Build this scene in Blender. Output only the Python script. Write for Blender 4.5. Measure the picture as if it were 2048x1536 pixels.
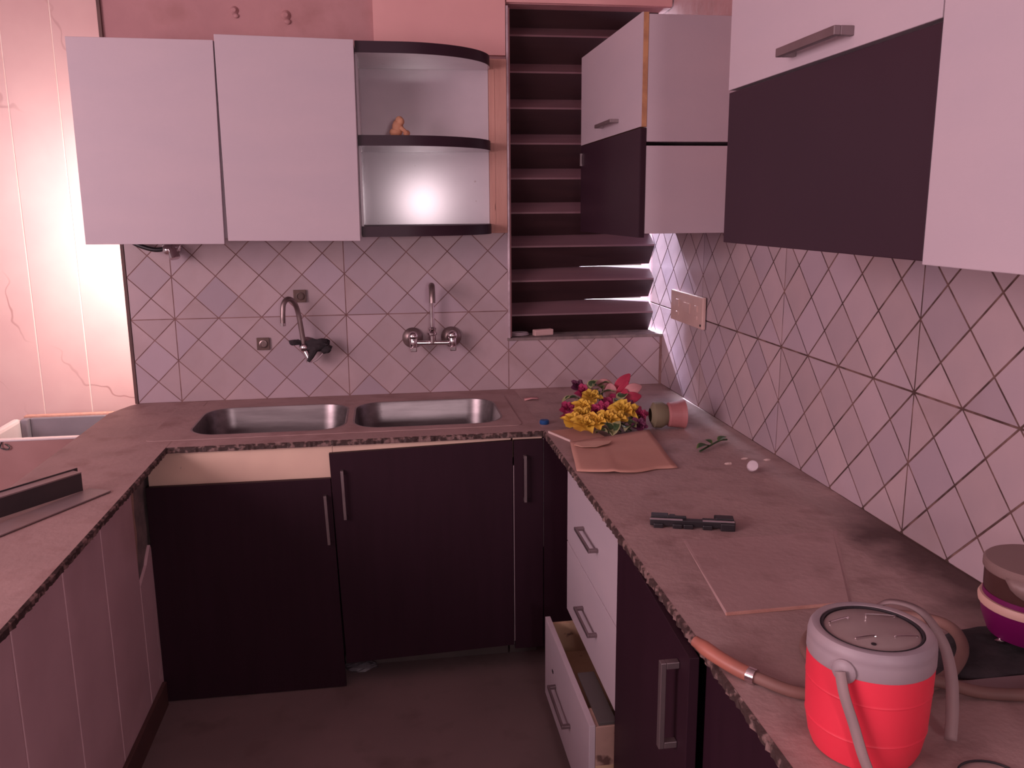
import bpy, bmesh, math, random
from mathutils import Vector, Matrix, noise
random.seed(7)
for o in list(bpy.data.objects): bpy.data.objects.remove(o)
SC = bpy.context.scene
COL = SC.collection
S = 1.12          # overall scale of the room (plan units -> metres)
HC = 1.405        # lens height above the floor in plan units; plan z is measured from the lens
def W(x, y, z): return Vector((x*S, y*S, (z+HC)*S))

# ------------------------------------------------------------------ camera, world, lights, exposure
def set_camera():
    yaw, pitch, roll, F = 0.146207614, 0.202028604, 0.007728832, 1712.77
    cy, sy, cp, sp, cr, sr = math.cos(yaw), math.sin(yaw), math.cos(pitch), math.sin(pitch), math.cos(roll), math.sin(roll)
    f = Vector((sy, cy, 0)); r = Vector((cy, -sy, 0)); d = Vector((0, 0, -1))
    f2 = cp*f+sp*d; d2 = -sp*f+cp*d
    r3 = cr*r+sr*d2; d3 = -sr*r+cr*d2
    M = Matrix((r3, -d3, -f2)).transposed().to_4x4()
    cam = bpy.data.cameras.new('camera'); o = bpy.data.objects.new('camera', cam); COL.objects.link(o)
    cam.sensor_fit = 'HORIZONTAL'; cam.sensor_width = 36; cam.lens = 36*F/2048; cam.clip_start = 0.02
    M.translation = W(0, 0, 0); o.matrix_world = M
    SC.camera = o
set_camera()
SC.view_settings.view_transform = 'Standard'; SC.view_settings.look = 'None'
SC.view_settings.gamma = 1; SC.view_settings.use_curve_mapping = False
SC.view_settings.exposure = -0.10
w = bpy.data.worlds.new('world'); SC.world = w; w.use_nodes = True
w.node_tree.nodes['Background'].inputs[0].default_value = (1.0, 0.66, 0.71, 1)
w.node_tree.nodes['Background'].inputs[1].default_value = 0.36
def area(name, loc, target, size, energy, color, size_y=None, spread=180):
    l = bpy.data.lights.new(name, 'AREA'); l.energy = energy; l.color = color; l.size = size
    if size_y: l.shape = 'RECTANGLE'; l.size_y = size_y
    l.spread = math.radians(spread)
    o = bpy.data.objects.new(name, l); COL.objects.link(o)
    o.location = W(*loc); o.rotation_euler = (W(*target)-W(*loc)).to_track_quat('-Z', 'Y').to_euler()
    return o
# broad daylight from the room behind the camera, a bright doorway, the window of the next room, daylight outside the louvre
area('room_daylight', (-2.4, 0.1, 0.26), (0.8, 1.7, -0.10), 1.9, 98, (1, .71, .775), 1.3)
area('doorway_light', (0.34, -1.5, 0.06), (0.1, 3, 0.0), .30, 20, (1, .78, .84), .36).data.shape = 'ELLIPSE'
area('next_room_window', (-0.835, 3.42, -0.12), (-1.25, 3.78, -0.22), .34, 25, (1, .81, .70), .62)
area('outdoor_daylight', (0.93, 4.0, 0.55), (0.97, 3.0, -0.40), .30, 150, (.88, .84, 1), .9)
sl = bpy.data.lights.new('sun', 'SUN'); sl.energy = 105; sl.angle = math.radians(2.5); sl.color = (.80, .76, 1)
so = bpy.data.objects.new('sun', sl); COL.objects.link(so); so.rotation_euler = Vector((.055, -1, -.78)).to_track_quat('-Z', 'Y').to_euler()

# ------------------------------------------------------------------ materials
MATS = {}
def mat(name, c, rough=.6, metal=0, c2=None, scale=8, detail=4, bump=0, bscale=40, stretch=(1, 1, 1), rnd=0, spec=.5, coat=0,
        rot=None, spots=None, spot_scale=60, spot_at=.62, veins=None, trans=0, contrast=(.35, .65), dust=None, stain=None, tint=None):
    if name in MATS: return MATS[name]
    m = bpy.data.materials.new(name); m.use_nodes = True; MATS[name] = m
    N = m.node_tree.nodes; L = m.node_tree.links; b = N['Principled BSDF']
    b.inputs['Roughness'].default_value = rough; b.inputs['Metallic'].default_value = metal
    b.inputs['Specular IOR Level'].default_value = spec; b.inputs['Coat Weight'].default_value = coat
    b.inputs['Transmission Weight'].default_value = trans
    b.inputs['Base Color'].default_value = (*c, 1)
    tc = N.new('ShaderNodeTexCoord'); mp = N.new('ShaderNodeMapping'); mp.inputs['Scale'].default_value = stretch
    if rot: mp.inputs['Rotation'].default_value = rot
    L.new(tc.outputs['Object'], mp.inputs['Vector']); V = mp.outputs['Vector']
    cur = None
    def mixc(fac, a, bb):
        x = N.new('ShaderNodeMix'); x.data_type = 'RGBA'
        if hasattr(fac, 'is_linked'): L.new(fac, x.inputs['Factor'])
        else: x.inputs['Factor'].default_value = fac
        for k, q in (('A', a), ('B', bb)):
            i = [i for i in x.inputs if i.name == k and i.type == 'RGBA'][0]
            if hasattr(q, 'is_linked'): L.new(q, i)
            else: i.default_value = (*q, 1)
        return [o for o in x.outputs if o.type == 'RGBA'][0]
    def ramp(v, lo, hi):
        r = N.new('ShaderNodeMapRange'); r.inputs['From Min'].default_value = lo; r.inputs['From Max'].default_value = hi
        L.new(v, r.inputs['Value']); return r.outputs['Result']
    def nz(sc, dt, dist=0):
        n = N.new('ShaderNodeTexNoise'); n.inputs['Scale'].default_value = sc; n.inputs['Detail'].default_value = dt
        n.inputs['Distortion'].default_value = dist
        L.new(V, n.inputs['Vector']); return n.outputs['Fac']
    cur = c
    if c2: cur = mixc(ramp(nz(scale, detail), *contrast), c, c2)
    if dust: cur = mixc(ramp(nz(dust[1], 6), dust[2], dust[3]), cur, dust[0])
    if spots: cur = mixc(ramp(nz(spot_scale, 3), spot_at, spot_at+.06), cur, spots)
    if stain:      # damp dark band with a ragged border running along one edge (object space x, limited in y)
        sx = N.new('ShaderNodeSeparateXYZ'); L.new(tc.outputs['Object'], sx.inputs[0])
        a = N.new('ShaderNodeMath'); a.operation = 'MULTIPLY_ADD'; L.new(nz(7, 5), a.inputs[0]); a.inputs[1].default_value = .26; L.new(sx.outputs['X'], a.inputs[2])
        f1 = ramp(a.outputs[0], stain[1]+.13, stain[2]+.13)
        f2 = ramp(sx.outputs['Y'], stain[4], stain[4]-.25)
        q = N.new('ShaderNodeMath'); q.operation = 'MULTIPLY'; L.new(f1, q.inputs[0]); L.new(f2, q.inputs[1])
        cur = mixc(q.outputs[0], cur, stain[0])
    if veins:
        vc, vs, vw = veins
        wvn = N.new('ShaderNodeTexWave'); wvn.inputs['Scale'].default_value = vs; wvn.inputs['Distortion'].default_value = 7
        wvn.inputs['Detail'].default_value = 4; wvn.inputs['Detail Scale'].default_value = 1.6; wvn.inputs['Detail Roughness'].default_value = .6
        L.new(V, wvn.inputs['Vector']); r = ramp(wvn.outputs['Fac'], 1-vw, 1)
        q = N.new('ShaderNodeMath'); q.operation = 'MULTIPLY'; L.new(r, q.inputs[0]); L.new(ramp(nz(2.2, 2), .44, .62), q.inputs[1])
        cur = mixc(q.outputs[0], cur, vc)
    if tint:
        oi = N.new('ShaderNodeObjectInfo'); wn = N.new('ShaderNodeTexWhiteNoise'); wn.noise_dimensions = '1D'; L.new(oi.outputs['Random'], wn.inputs['W'])
        cur = mixc(ramp(wn.outputs['Value'], .45, 1.3), cur, tint)
    if rnd:
        oi = N.new('ShaderNodeObjectInfo'); h = N.new('ShaderNodeHueSaturation')
        r = N.new('ShaderNodeMapRange'); r.inputs['To Min'].default_value = 1-rnd; r.inputs['To Max'].default_value = 1+rnd
        L.new(oi.outputs['Random'], r.inputs['Value']); L.new(r.outputs['Result'], h.inputs['Value'])
        if hasattr(cur, 'is_linked'): L.new(cur, h.inputs['Color'])
        else: h.inputs['Color'].default_value = (*cur, 1)
        cur = h.outputs['Color']
    if hasattr(cur, 'is_linked'): L.new(cur, b.inputs['Base Color'])
    if bump:
        bp = N.new('ShaderNodeBump'); bp.inputs['Strength'].default_value = bump; bp.inputs['Distance'].default_value = .004
        L.new(nz(bscale, 4), bp.inputs['Height']); L.new(bp.outputs['Normal'], b.inputs['Normal'])
    return m
WHITE = mat('white_laminate', (.475, .395, .44), .45, c2=(.50, .41, .45), scale=3, stretch=(1, 1, 3), bump=.05, bscale=120)
WHITE_GLOSS = mat('white_gloss_laminate', (.54, .48, .53), .17, c2=(.62, .55, .60), scale=4, spec=.9, spots=(.4, .3, .3), spot_scale=30, spot_at=.74)
DARK = mat('dark_wine_laminate', (.024, .008, .0145), .5, c2=(.027, .009, .0165), scale=6, stretch=(6, 6, .6), spec=.18)
DARKTOP = mat('dark_plum_laminate', (.030, .0125, .022), .42, c2=(.034, .014, .024), scale=2, spec=.3)
EDGEWOOD = mat('raw_board_edge', (.50, .25, .12), .8, c2=(.36, .17, .09), scale=30, bump=.2)
CREAM = mat('cream_board', (.76, .54, .42), .6, c2=(.68, .47, .375), scale=5, spots=(.2, .08, .06), spot_scale=22, spot_at=.72)
PLASTER = mat('pink_plaster', (.43, .225, .235), .85, c2=(.50, .27, .275), scale=3.5, bump=.5, bscale=18, dust=((.38, .19, .19), 7, .52, .78))
PEACH = mat('peach_paint', (.70, .37, .365), .8, c2=(.76, .42, .405), scale=3, bump=.2, bscale=20)
TAN = mat('tan_wood_trim', (.52, .27, .22), .75, c2=(.60, .33, .27), scale=4, stretch=(8, 8, .7), bump=.25, spots=(.16, .07, .06), spot_scale=14, spot_at=.7)
TILE = mat('glazed_tile', (.405, .305, .330), .38, c2=(.45, .33, .35), scale=6, rnd=.09, bump=.06, bscale=30, dust=((.36, .25, .252), 5, .5, .78), tint=(.385, .30, .36))
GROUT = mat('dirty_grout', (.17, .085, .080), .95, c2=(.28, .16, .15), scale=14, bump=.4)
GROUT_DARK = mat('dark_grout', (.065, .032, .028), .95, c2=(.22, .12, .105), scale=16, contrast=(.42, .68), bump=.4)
PANEL = mat('marbled_panel', (.70, .47, .47), .32, c2=(.66, .42, .43), scale=4, veins=((.42, .22, .22), .8, .004), bump=.03, rot=(0, .62, 0))
PANEL_LOW = mat('pale_wall_tile', (.74, .50, .53), .40, c2=(.66, .44, .47), scale=4, veins=((.84, .64, .64), .5, .0008), dust=((.56, .36, .37), 3, .5, .75))
PANEL_JOINT = mat('panel_joint', (.92, .76, .72), .5, c2=(.86, .68, .64), scale=10)
LOWJOINT = mat('low_tile_joint', (.46, .29, .28), .9, c2=(.62, .44, .42), scale=20)
CEMENT = mat('bare_cement', (.17, .13, .13), .95, c2=(.27, .20, .19), scale=20, bump=.8, bscale=30)
PLINTH = mat('grey_plinth', (.075, .055, .052), .8, c2=(.10, .072, .068), scale=9)
SKIRT = mat('brown_skirting', (.085, .038, .036), .6, c2=(.12, .055, .05), scale=8)
FLOORM = mat('dull_floor', (.19, .128, .126), .66, c2=(.225, .15, .148), scale=3, dust=((.155, .10, .092), 7, .55, .75), bump=.15, bscale=25, spots=(.06, .03, .03), spot_scale=5, spot_at=.74)
DUST = mat('dusty_granite', (.325, .206, .198), .72, c2=(.385, .245, .235), scale=5, bump=.35, bscale=45, dust=((.265, .150, .145), 9, .52, .74), spots=(.20, .105, .10), spot_scale=2.6, spot_at=.665)
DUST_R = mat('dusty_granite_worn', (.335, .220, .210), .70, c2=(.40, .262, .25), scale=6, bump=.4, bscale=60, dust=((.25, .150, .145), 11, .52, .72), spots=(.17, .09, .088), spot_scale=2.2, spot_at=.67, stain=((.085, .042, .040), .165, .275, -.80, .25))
GRANEDGE = mat('speckled_granite_edge', (.045, .022, .020), .7, c2=(.21, .125, .115), scale=48, detail=3, contrast=(.50, .60), bump=.9, bscale=60)
SLAB = mat('dusty_board', (.36, .228, .223), .72, c2=(.41, .262, .256), scale=6, bump=.25, bscale=60, dust=((.29, .178, .172), 11, .52, .76))
STEEL = mat('brushed_steel', (.27, .235, .24), .36, .95, c2=(.20, .17, .175), scale=6, stretch=(1, 8, 8), bump=.05, bscale=80)
CHROME = mat('chrome', (.80, .74, .76), .12, 1.0, c2=(.60, .52, .54), scale=30)
CHROME_OLD = mat('tarnished_chrome', (.34, .265, .265), .35, .8, c2=(.23, .165, .16), scale=20)
HANDLE = mat('satin_metal_handle', (.30, .235, .245), .42, .85, c2=(.25, .19, .20), scale=12)
BLACK = mat('black_plastic', (.012, .010, .014), .42, c2=(.02, .016, .02), scale=20)
BLACKCLOTH = mat('black_cloth', (.022, .017, .020), .95, c2=(.04, .03, .035), scale=25, bump=.8, bscale=60)
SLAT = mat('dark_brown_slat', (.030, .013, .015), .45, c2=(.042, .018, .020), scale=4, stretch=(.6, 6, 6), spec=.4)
SLATLIT = mat('lit_slat_top', (.17, .092, .108), .42, c2=(.20, .108, .122), scale=5, stretch=(.6, 6, 6))  # paler slat brown: light on the upward faces put into the colour
ALU = mat('aluminium_strip', (.62, .50, .55), .4, .6, c2=(.4, .3, .33), scale=16)
RED = mat('red_plastic', (.80, .036, .070), .5, c2=(.74, .034, .064), scale=6, dust=((.62, .05, .065), 8, .62, .85))
GREYP = mat('grey_plastic', (.30, .24, .27), .5, c2=(.36, .275, .29), scale=7, dust=((.36, .25, .24), 6, .5, .8))
STRAP = mat('grey_strap', (.27, .195, .20), .7, c2=(.32, .22, .22), scale=14)
LIDSTEEL = mat('dusty_steel_lid', (.46, .36, .35), .45, .45, c2=(.40, .29, .28), scale=9)
HOSE = mat('brown_hose', (.21, .105, .088), .65, c2=(.165, .086, .075), scale=9, spots=(.07, .03, .025), spot_scale=25, spot_at=.70)
SLEEVE = mat('orange_sleeve', (.40, .135, .095), .45, c2=(.32, .115, .085), bump=.3, bscale=14, scale=12)
KRAFT = mat('kraft_paper', (.52, .275, .215), .85, c2=(.47, .24, .19), scale=6, bump=.2, bscale=25)
PAPERW = mat('white_card', (.66, .50, .48), .7, c2=(.58, .42, .38), scale=6)
YELLOW = mat('yellow_petal', (.74, .49, .06), .7, c2=(.68, .40, .05), scale=20, rnd=.12)
MAGENTA = mat('magenta_petal', (.40, .028, .11), .7, c2=(.30, .02, .085), scale=20, rnd=.25)
ROSE = mat('rose_red_petal', (.55, .045, .10), .6, c2=(.46, .035, .085), scale=15, rnd=.12)
BLUSH = mat('pale_pink_petal', (.56, .24, .25), .6, c2=(.60, .30, .30), scale=12)
PURPLE = mat('dark_purple_petal', (.10, .02, .06), .7, c2=(.16, .025, .08), scale=20)
LEAF = mat('dark_green_leaf', (.028, .062, .022), .55, c2=(.045, .085, .03), scale=20)
LEAFEDGE = mat('pale_leaf_edge', (.38, .36, .19), .6, c2=(.3, .3, .14), scale=20)
POTPINK = mat('pink_plastic', (.33, .115, .12), .5, c2=(.40, .15, .15), scale=8)
POTGREEN = mat('olive_green_band', (.17, .14, .085), .6, c2=(.2, .16, .1), scale=9)
BLUE = mat('blue_plastic', (.01, .06, .20), .4, c2=(.012, .075, .22), scale=12)
PURPLEP = mat('purple_plastic', (.16, .004, .085), .38, c2=(.135, .004, .075), scale=6)
CREAMRING = mat('cream_plastic', (.62, .38, .32), .5, c2=(.56, .34, .28), scale=9)
SMOKE = mat('smoky_brown_plastic', (.075, .030, .028), .3, c2=(.055, .022, .02), scale=6)
LIDBROWN = mat('dusty_brown_lid', (.20, .125, .12), .5, c2=(.24, .15, .14), scale=6)
CLAY = mat('tan_clay', (.58, .30, .18), .75, c2=(.50, .24, .15), scale=20, bump=.3)
GREYMETAL = mat('grey_sheet_metal', (.24, .175, .18), .55, .1, c2=(.28, .195, .195), scale=5, dust=((.24, .15, .14), 8, .5, .8))
CHANSHADE = mat('shaded_channel_inside', (.035, .026, .030), .6, c2=(.05, .034, .036), scale=8)  # near-black copy of the channel metal, the web's shade put into its colour
GREYLINE = mat('grey_lining', (.24, .21, .25), .5, c2=(.19, .165, .2), scale=4)
CHEST = mat('chest_side_board', (.44, .24, .23), .7, c2=(.38, .20, .19), scale=5)
CHESTWHITE = mat('chest_white', (.72, .62, .64), .5, c2=(.66, .56, .58), scale=6)
SWITCH = mat('cream_switch_plastic', (.62, .42, .38), .45, c2=(.56, .37, .34), scale=9)
PLATEB = mat('brown_cover_plate', (.13, .075, .06), .6, c2=(.09, .05, .045), scale=30)
PINKWHITE = mat('pinkish_white_plastic', (.62, .42, .40), .5, c2=(.56, .36, .34), scale=10)
WHITEP = mat('white_plastic', (.60, .50, .54), .45, c2=(.52, .43, .46), scale=14)
CLEARP = mat('crumpled_clear_wrap', (.5, .45, .5), .2, c2=(.4, .36, .4), scale=9, trans=.75)
DRAWERIN = mat('yellowed_drawer_inside', (.56, .38, .24), .8, c2=(.46, .30, .20), scale=9, spots=(.12, .06, .05), spot_scale=18, spot_at=.66)
CHIPPED = mat('chipped_laminate', (.46, .29, .23), .8, c2=(.36, .22, .18), scale=12, spots=(.12, .06, .05), spot_scale=16, spot_at=.63)
GREYTRAY = mat('grey_slide_cover', (.075, .063, .062), .55, c2=(.09, .074, .07), scale=8)
CEILING = mat('ceiling_paint', (.6, .5, .5), .9, c2=(.55, .45, .45), scale=3)

# ------------------------------------------------------------------ mesh helpers
ORG = {}
def tag(o, label=None, cat=None, group=None, kind=None):
    if label: o['label'] = label
    if cat: o['category'] = cat
    if group: o['group'] = group
    if kind: o['kind'] = kind
    return o
def thing(name, label, cat, base=(0, 0, 0), group=None, kind=None):
    o = bpy.data.objects.new(name, None); COL.objects.link(o); o.empty_display_size = .05
    o.location = W(*base); ORG[o] = W(*base)
    return tag(o, label, cat, group, kind)
class MB:
    def __init__(s): s.v = []; s.f = []; s.m = []
    def add(s, vs, fs, mi=0):
        n = len(s.v); s.v += [tuple(q) for q in vs]; s.f += [tuple(i+n for i in q) for q in fs]; s.m += [mi]*len(fs); return s
    def box(s, x0, x1, y0, y1, z0, z1, mi=0):
        return s.add([(x, y, z) for z in (z0, z1) for y in (y0, y1) for x in (x0, x1)],
                     [(0, 2, 3, 1), (4, 5, 7, 6), (0, 1, 5, 4), (2, 6, 7, 3), (0, 4, 6, 2), (1, 3, 7, 5)], mi)
    def obox(s, c, u, v, w_, mi=0):
        c, u, v, w_ = map(Vector, (c, u, v, w_))
        if u.cross(v).dot(w_) < 0: u = -u
        return s.add([c+a*u+b*v+d*w_ for d in (-1, 1) for b in (-1, 1) for a in (-1, 1)],
                     [(0, 2, 3, 1), (4, 5, 7, 6), (0, 1, 5, 4), (2, 6, 7, 3), (0, 4, 6, 2), (1, 3, 7, 5)], mi)
    def prism(s, poly, d, mi=0):     # poly: list of 3D points, extruded by d
        poly = [Vector(p) for p in poly]; d = Vector(d); n = len(poly)
        nrm = Vector((0, 0, 0))
        for i in range(n): nrm += (poly[i]-poly[0]).cross(poly[(i+1) % n]-poly[0])
        if nrm.dot(d) > 0: poly = poly[::-1]
        return s.add(poly+[p+d for p in poly], [tuple(range(n)), tuple(range(2*n-1, n-1, -1))] +
                     [(i, i+n, (i+1) % n+n, (i+1) % n) for i in range(n)], mi)
    def tube(s, pts, r, n=10, mi=0, caps=True, flat=None):
        pts = [Vector(p) for p in pts]; rs = r if isinstance(r, (list, tuple)) else [r]*len(pts)
        ref = None; vs = []
        for i, p in enumerate(pts):
            t = (pts[min(i+1, len(pts)-1)]-pts[max(i-1, 0)]).normalized()
            if ref is None: ref = t.orthogonal().normalized()
            ref = (ref-t*ref.dot(t)).normalized(); b = t.cross(ref)
            for k in range(n):
                a = 2*math.pi*k/n; vs.append(p+(ref*math.cos(a)+b*math.sin(a))*rs[i])
        fs = []
        for i in range(len(pts)-1):
            for k in range(n):
                fs.append((i*n+k, i*n+(k+1) % n, (i+1)*n+(k+1) % n, (i+1)*n+k))
        if caps: fs += [tuple(range(n-1, -1, -1)), tuple((len(pts)-1)*n+k for k in range(n))]
        return s.add(vs, fs, mi)
    def lathe(s, prof, c, n=32, axis=(0, 0, 1), mi=0):   # prof: (r, h) from bottom to top along axis
        ax = Vector(axis).normalized(); u = ax.orthogonal().normalized(); v = ax.cross(u); c = Vector(c)
        vs = []; fs = []
        for r, hh in prof:
            for k in range(n):
                a = 2*math.pi*k/n; vs.append(c+ax*hh+(u*math.cos(a)+v*math.sin(a))*max(r, 1e-5))
        for i in range(len(prof)-1):
            for k in range(n): fs.append((i*n+k, i*n+(k+1) % n, (i+1)*n+(k+1) % n, (i+1)*n+k))
        return s.add(vs, fs, mi)
    def ball(s, c, r, n=14, mi=0, sc=(1, 1, 1), jit=0, jf=3):
        vs = []; fs = []; m = n//2
        for i in range(m+1):
            for k in range(n):
                t = math.pi*i/m; a = 2*math.pi*k/n
                d = Vector((math.sin(t)*math.cos(a), math.sin(t)*math.sin(a), -math.cos(t)))
                q = 1+(jit*noise.noise(d*jf+Vector(c)*31) if jit else 0)
                vs.append((c[0]+d.x*r*sc[0]*q, c[1]+d.y*r*sc[1]*q, c[2]+d.z*r*sc[2]*q))
        for i in range(m):
            for k in range(n): fs.append((i*n+k, i*n+(k+1) % n, (i+1)*n+(k+1) % n, (i+1)*n+k))
        return s.add(vs, fs, mi)
    def build(s, name, mats, parent=None, bev=0, smooth=False, solid=0, sub=0, merge=False):
        org = Vector((0, 0, 0)); q = parent
        if parent is not None: org = ORG[parent]
        me = bpy.data.meshes.new(name)
        me.from_pydata([W(*p)-org for p in s.v], [], s.f)
        for m in (mats if isinstance(mats, (list, tuple)) else [mats]): me.materials.append(m)
        me.polygons.foreach_set('material_index', s.m)
        if merge or smooth:
            bm = bmesh.new(); bm.from_mesh(me); bmesh.ops.remove_doubles(bm, verts=bm.verts, dist=1e-5); bm.to_mesh(me); bm.free()
        if smooth:
            me.polygons.foreach_set('use_smooth', [True]*len(me.polygons))
            try: me.set_sharp_from_angle(angle=math.radians(38))
            except Exception: pass
        o = bpy.data.objects.new(name, me); COL.objects.link(o)
        if parent is not None: o.parent = parent
        ORG[o] = org
        if solid:
            md = o.modifiers.new('thick', 'SOLIDIFY'); md.thickness = solid*S; md.offset = 0
        if sub:
            md = o.modifiers.new('sub', 'SUBSURF'); md.levels = sub; md.render_levels = sub
        if bev:
            md = o.modifiers.new('bevel', 'BEVEL'); md.width = bev*S; md.segments = 2; md.limit_method = 'ANGLE'
        return o
def struct(name, label, mb, m, bev=0, cat=None):
    o = mb.build(name, m, None, bev); tag(o, label, None, None, 'structure'); return o
def bez(pts, n=8):         # Catmull-Rom through points
    pts = [Vector(p) for p in pts]; out = []
    P = [pts[0]*2-pts[1]]+pts+[pts[-1]*2-pts[-2]]
    for i in range(1, len(P)-2):
        for k in range(n):
            t = k/n; a, b, c, d = P[i-1:i+3]
            out.append(.5*((2*b)+(c-a)*t+(2*a-5*b+4*c-d)*t*t+(3*b-a-3*c+d)*t**3))
    out.append(pts[-1]); return out
def rrect(x0, x1, y0, y1, r, n=8):
    out = []
    for cx, cy, a0 in ((x1-r, y1-r, 0), (x0+r, y1-r, 90), (x0+r, y0+r, 180), (x1-r, y0+r, 270)):
        for k in range(n+1):
            a = math.radians(a0+90*k/n); out.append((cx+r*math.cos(a), cy+r*math.sin(a)))
    return out
def slab_with_holes(outer, holes, z0, z1):   # 2D curve fill -> mesh data as an MB
    cu = bpy.data.curves.new('tmp', 'CURVE'); cu.dimensions = '2D'; cu.fill_mode = 'BOTH'; cu.extrude = (z1-z0)/2
    for loop in [outer]+holes:
        sp = cu.splines.new('POLY'); sp.points.add(len(loop)-1); sp.use_cyclic_u = True
        for p, q in zip(sp.points, loop): p.co = (q[0], q[1], 0, 1)
    o = bpy.data.objects.new('tmp', cu); COL.objects.link(o)
    dg = bpy.context.evaluated_depsgraph_get(); me = bpy.data.meshes.new_from_object(o.evaluated_get(dg))
    mb = MB(); mb.add([(v.co.x, v.co.y, v.co.z+(z0+z1)/2) for v in me.vertices], [tuple(p.vertices) for p in me.polygons])
    bpy.data.objects.remove(o); bpy.data.curves.remove(cu); bpy.data.meshes.remove(me)
    return mb
def rough_edge(mb, p0, p1, out, z0, z1, n, jit, seed):   # ragged granite lip between two points
    p0, p1, out = Vector(p0), Vector(p1), Vector(out); rr = random.Random(seed); prev = None
    vs = []; fs = []
    for i in range(n+1):
        p = p0.lerp(p1, i/n); a = rr.uniform(-jit, jit); b = rr.uniform(-jit, jit)
        q = p+out*(.004+a*.6)
        vs += [(p.x-out.x*.001, p.y-out.y*.001, z1+.0002), (q.x, q.y, z1-.003+min(b*.3, .002)), (q.x+out.x*(b*.5), q.y+out.y*(b*.5), z0+.003), (p.x-out.x*.004, p.y-out.y*.004, z0-.001)]
    for i in range(n):
        for k in range(3): fs.append((4*i+k, 4*i+4+k, 4*i+5+k, 4*i+1+k))
    return mb.add(vs, fs)
def clip(poly, f):          # Sutherland-Hodgman, keep f(p) >= 0
    out = []
    for i in range(len(poly)):
        a, b = poly[i], poly[(i+1) % len(poly)]; fa, fb = f(a), f(b)
        if fa >= 0: out.append(a)
        if (fa >= 0) != (fb >= 0):
            t = fa/(fa-fb); out.append((a[0]+(b[0]-a[0])*t, a[1]+(b[1]-a[1])*t))
    return out
def inset(poly, d):
    n = len(poly); res = []
    ar = sum(poly[i][0]*poly[(i+1) % n][1]-poly[(i+1) % n][0]*poly[i][1] for i in range(n))
    if ar < 0: poly = poly[::-1]
    for i in range(n):
        a, b, c = Vector(poly[i-1]), Vector(poly[i]), Vector(poly[(i+1) % n])
        e1 = (b-a).normalized(); e2 = (c-b).normalized(); n1 = Vector((-e1.y, e1.x)); n2 = Vector((-e2.y, e2.x))
        k = 1+n1.dot(n2)
        if k < .15: k = .15
        q = b+(n1+n2)*(d/k); res.append((q.x, q.y))
    return res
def tiles(parent, cells, x0, z0, d, to3, gap=.0014, thick=.0013):
    """square tiles set on their corners, cut at the straight joints of each cell (a0,a1,b0,b1)"""
    full = None
    for (a0, a1, b0, b1) in cells:
        i0 = int((a0-x0)/(d/2))-2; i1 = int((a1-x0)/(d/2))+2; j0 = int((b0-z0)/(d/2))-2; j1 = int((b1-z0)/(d/2))+2
        for i in range(i0, i1+1):
            for j in range(j0, j1+1):
                if (i+j) % 2 == 0: continue
                cx, cz = x0+i*d/2, z0+j*d/2; h = d/2
                poly = [(cx+h, cz), (cx, cz+h), (cx-h, cz), (cx, cz-h)]
                for f in (lambda p: p[0]-a0, lambda p: a1-p[0], lambda p: p[1]-b0, lambda p: b1-p[1]):
                    poly = clip(poly, f)
                    if len(poly) < 3: break
                if len(poly) < 3: continue
                q = []
                for p in poly:
                    if not q or (abs(p[0]-q[-1][0])+abs(p[1]-q[-1][1])) > 1e-5: q.append(p)
                if len(q) > 1 and abs(q[0][0]-q[-1][0])+abs(q[0][1]-q[-1][1]) < 1e-5: q.pop()
                if len(q) < 3: continue
                ar = abs(sum(q[k][0]*q[(k+1) % len(q)][1]-q[(k+1) % len(q)][0]*q[k][1] for k in range(len(q))))/2
                if ar < d*d*.02: continue
                isfull = abs(ar-d*d/2) < 1e-6
                if isfull and full:
                    o = full[0].copy(); COL.objects.link(o); o.parent = parent
                    a = W(*to3(cx, cz, 0)); b = W(*to3(full[1], full[2], 0)); o.location = full[0].location+(a-b)
                    continue
                A = inset(q, gap); B = inset(q, gap+.0004); n = len(A)
                mb = MB()
                vs = [to3(p[0], p[1], 0) for p in A]+[to3(p[0], p[1], thick*.8) for p in A]+[to3(p[0], p[1], thick) for p in B]
                fs = [(k, (k+1) % n, n+(k+1) % n, n+k) for k in range(n)]+[(n+k, n+(k+1) % n, 2*n+(k+1) % n, 2*n+k) for k in range(n)]+[tuple(2*n+k for k in range(n))]
                mb.add(vs, fs); o = mb.build('tile', TILE, parent)
                bm = bmesh.new(); bm.from_mesh(o.data); bmesh.ops.recalc_face_normals(bm, faces=bm.faces); bm.to_mesh(o.data); bm.free()
                nf = o.data.polygons[-1].normal; want = Vector(to3(0, 0, 1))-Vector(to3(0, 0, 0))
                if nf.dot(want) < 0: o.data.flip_normals()
                if isfull: full = (o, cx, cz)

# ------------------------------------------------------------------ the room
FZ = -HC
CT = -.64               # counter top
YB, XR, YF, XF = 2.995, 1.0, 2.40, .448
XL = -.848
struct('floor', 'dull brown dusty floor', MB().box(-2.7, 1.15, -2.2, 3.95, FZ-.05, FZ), FLOORM)
struct('ceiling', 'plain ceiling above the kitchen', MB().box(-2.7, 1.15, -.6, 3.95, 1.25, 1.3), CEILING)
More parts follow.
